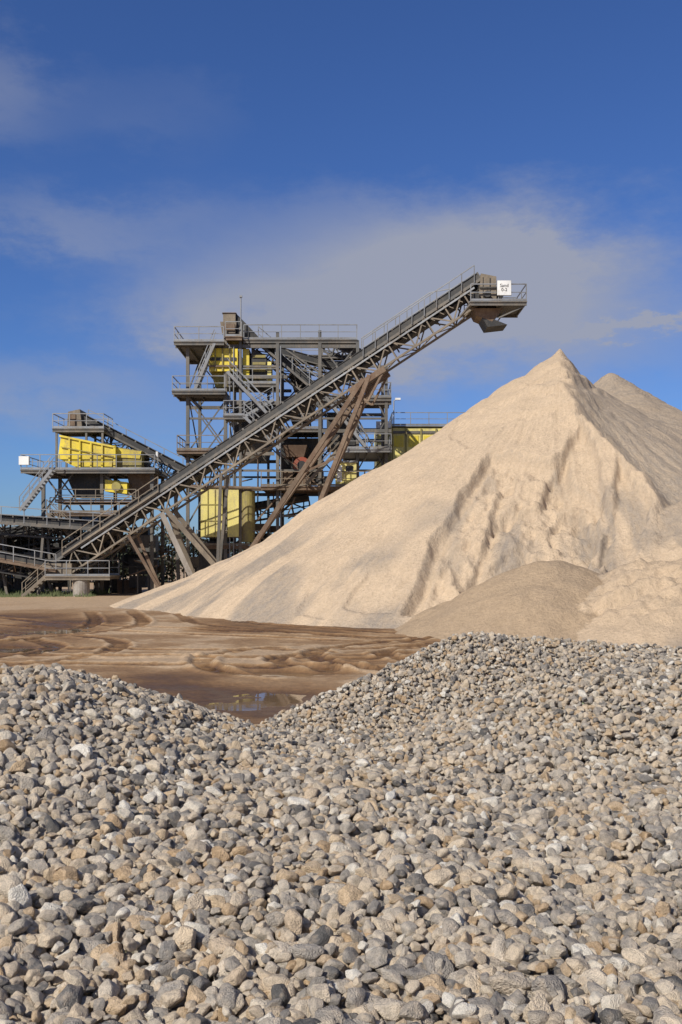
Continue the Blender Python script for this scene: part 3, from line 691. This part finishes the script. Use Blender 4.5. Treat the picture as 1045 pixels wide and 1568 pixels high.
# ================================================================= YELLOW SILO BUILDING
t=B(); D0=84.;k=F/D0
t.box(tx(600),tx(712),D0,D0+7,0,tz(655),PY)
t.box(tx(577),tx(600)-.01,D0-.3,D0+6,0,tz(651),PY); t.box(tx(576),tx(599),D0-.36,D0-.3,tz(657),tz(646),WH)
t.box(tx(600),tx(712),D0-.08,D0,tz(664),tz(660),ST); t.box(tx(600),tx(712),D0-.08,D0,tz(708),tz(705),OL)
for px in (601,622,645,668,690,710): t.box(tx(px)-.06,tx(px)+.06,D0-.12,D0,0,tz(656),OL)
for a0,a1 in ((624,643),(647,666),(602,620)): t.box(tx(a0)+.1,tx(a1)-.1,D0-.05,D0,tz(684),tz(667),YE)
t.box(tx(576),tx(599),D0-.36,D0-.3,tz(686),tz(682),GA); t.box(tx(595),tx(599),D0-.4,D0-.3,0,tz(656),OL)
t.deck(tx(600),tx(714),D0-.15,D0+7.4,tz(652),GA,'FBLR',GA,beams=False)
t.cyl((tx(603),D0-.4,tz(653)),(tx(603),D0-.4,tz(615)),.05,GA,8); t.beam((tx(603),D0-.4,tz(615)),(tx(608),D0-.5,tz(612)),.06,None,GA); t.box(tx(605),tx(613),D0-.65,D0-.35,tz(614),tz(611),WH)
t.done('yellow_storage_silo')
# ================================================================= TREES far + weeds
m,nt,b=newmat('foliage'); n1=noise(nt,.4,4,.6,pos(nt))
nt.links.new(mixc(nt,ramp(nt,n1,[(.35,0.),(.65,1.)]),(.018,.026,.014),(.045,.052,.028)),b.inputs['Base Color']); b.inputs['Roughness'].default_value=.8
def leafmesh(name,cent,rad,per,size,mat):
    cs=np.repeat(cent,per,0); rs=np.repeat(rad,per,0); q=rng.normal(size=cs.shape); q/=np.linalg.norm(q,axis=1)[:,None]
    q*=rng.uniform(.5,1.,(len(q),1)); p=cs+q*rs; n=len(p)
    a=rng.normal(size=(n,3));a/=np.linalg.norm(a,axis=1)[:,None]; b2=np.cross(a,rng.normal(size=(n,3)));b2/=np.linalg.norm(b2,axis=1)[:,None]
    s=size*rng.uniform(.6,1.3,(n,1)); v=np.stack([p-a*s,p-b2*s*.6,p+a*s,p+b2*s*.6],1).reshape(-1,3)
    me=bpy.data.meshes.new(name); me.from_pydata(v.tolist(),[],np.arange(n*4).reshape(-1,4).tolist()); me.materials.append(mat)
    o=bpy.data.objects.new(name,me);COL.objects.link(o);return o
nc=560; cx=rng.uniform(-85,35,nc); top=5.0+1.3*fbm(cx/5,cx*0,3,300)
cent=np.stack([cx,108+rng.uniform(-4,4,nc),rng.uniform(.1,1,nc)*top],1); rad=np.stack([rng.uniform(.9,1.9,nc)]*3,1)*[1,1,.8]
leafmesh('distant_tree_line',cent,rad,75,.26,m)
m2,nt,b=newmat('weeds'); b.inputs['Base Color'].default_value=(.09,.11,.04,1); b.inputs['Roughness'].default_value=.8
nv=4500;x=rng.uniform(-30,-17.5,nv);y=rng.uniform(70,76,nv)+rng.normal(0,.5,nv);hh=rng.uniform(.08,.35,nv)*(.4+np.abs(fbm(x,y,3,5))*2)
v=np.stack([np.stack([x-.05,y,x*0],1),np.stack([x+.05,y,x*0],1),np.stack([x+rng.normal(0,.1,nv),y,hh+.06],1)],1).reshape(-1,3)
me=bpy.data.meshes.new('weeds');me.from_pydata(v.tolist(),[],np.arange(nv*3).reshape(-1,3).tolist());me.materials.append(m2);COL.objects.link(bpy.data.objects.new('grass_weeds',me))
# ================================================================= SKY, SUN, CAMERA
SEL,SAZ=math.radians(38),math.radians(-140)
w=bpy.data.worlds.new('World');scene.world=w;w.use_nodes=True;nt=w.node_tree
bg=nt.nodes['Background'];sk=nt.nodes.new('ShaderNodeTexSky');sk.sky_type='NISHITA';sk.sun_disc=False
sk.sun_elevation=SEL;sk.sun_rotation=SAZ%(2*math.pi);sk.air_density=1.0;sk.dust_density=.4;sk.ozone_density=2.5
skc=mixc(nt,1.,sk.outputs[0],(.49,.72,1.20),'MULTIPLY')
g=N(nt,'ShaderNodeTexCoord').outputs['Generated']; sep=N(nt,'ShaderNodeSeparateXYZ');nt.links.new(g,sep.inputs[0])
mp=N(nt,'ShaderNodeMapping');mp.inputs['Scale'].default_value=(1,1,2.2);nt.links.new(g,mp.inputs[0])
nA=noise(nt,3.6,7,.6,mp.outputs[0]);nB=noise(nt,11,6,.64,mp.outputs[0])
warp=mathn(nt,'MULTIPLY',mathn(nt,'SUBTRACT',nB,.5),.16)
def blob(px,py,rx,ry,amp):
    d=Vector(((px-522.5)/F,1,(HZ-py)/F)).normalized()
    ax=mathn(nt,'DIVIDE',mathn(nt,'SUBTRACT',mathn(nt,'ADD',sep.outputs[0],warp),d.x),rx/F)
    az=mathn(nt,'DIVIDE',mathn(nt,'SUBTRACT',mathn(nt,'ADD',sep.outputs[2],mathn(nt,'MULTIPLY',warp,.6)),d.z),ry/F)
    q=mathn(nt,'ADD',mathn(nt,'MULTIPLY',ax,ax),mathn(nt,'MULTIPLY',az,az))
    return mathn(nt,'MULTIPLY',mathn(nt,'POWER',2.718,mathn(nt,'MULTIPLY',q,-1.)),amp)
acc=None
for bl in [(770,405,175,62,1.15),(560,450,250,85,.8),(740,520,300,75,.75),(330,480,140,60,.4),(90,340,170,36,.34),(0,130,80,60,.34),(50,590,200,38,.45),(960,497,150,8,.6),(240,165,130,60,.12),(580,335,260,45,.2),(200,650,500,45,.2)]:
    o=blob(*bl); acc=o if acc is None else mathn(nt,'ADD',acc,o)
tex=mathn(nt,'ADD',mathn(nt,'MULTIPLY',nA,1.3),mathn(nt,'MULTIPLY',nB,.9))
msk=ramp(nt,mathn(nt,'MULTIPLY',acc,tex),[(.05,0.),(.35,.28),(.75,.68),(1.1,.94)])
fr=mathn(nt,'GREATER_THAN',sep.outputs[1],0.)
msk=mathn(nt,'MULTIPLY',msk,fr)
bk=mathn(nt,'MULTIPLY',mathn(nt,'LESS_THAN',sep.outputs[1],0.),ramp(nt,nA,[(.40,0.),(.56,.9)]))  # unseen clouds behind the camera, added to neutralise the blue sky fill
msk=mathn(nt,'ADD',msk,bk,True)
cl=mixc(nt,msk,skc,(4.0,4.3,5.35))
nt.links.new(cl,bg.inputs['Color']);bg.inputs['Strength'].default_value=.083
sun=bpy.data.lights.new('sun','SUN');sun.energy=5.0;sun.angle=math.radians(.5);sun.color=(1,.94,.84)
so=bpy.data.objects.new('sun',sun);COL.objects.link(so)
dv=Vector((math.sin(SAZ)*math.cos(SEL),math.cos(SAZ)*math.cos(SEL),math.sin(SEL)))
so.rotation_euler=dv.to_track_quat('Z','Y').to_euler(); so.location=dv*50
cam=bpy.data.cameras.new('camera');co_=bpy.data.objects.new('camera',cam);COL.objects.link(co_)
co_.location=(0,0,CH);co_.rotation_euler=(math.pi/2,0,0);cam.sensor_fit='VERTICAL';cam.sensor_height=36;cam.sensor_width=24;cam.lens=36*F/1568
cam.shift_y=(HZ-784)/1568;cam.clip_end=4000;cam.clip_start=.05
scene.camera=co_
scene.view_settings.view_transform='Standard';scene.view_settings.look='None';scene.view_settings.exposure=0
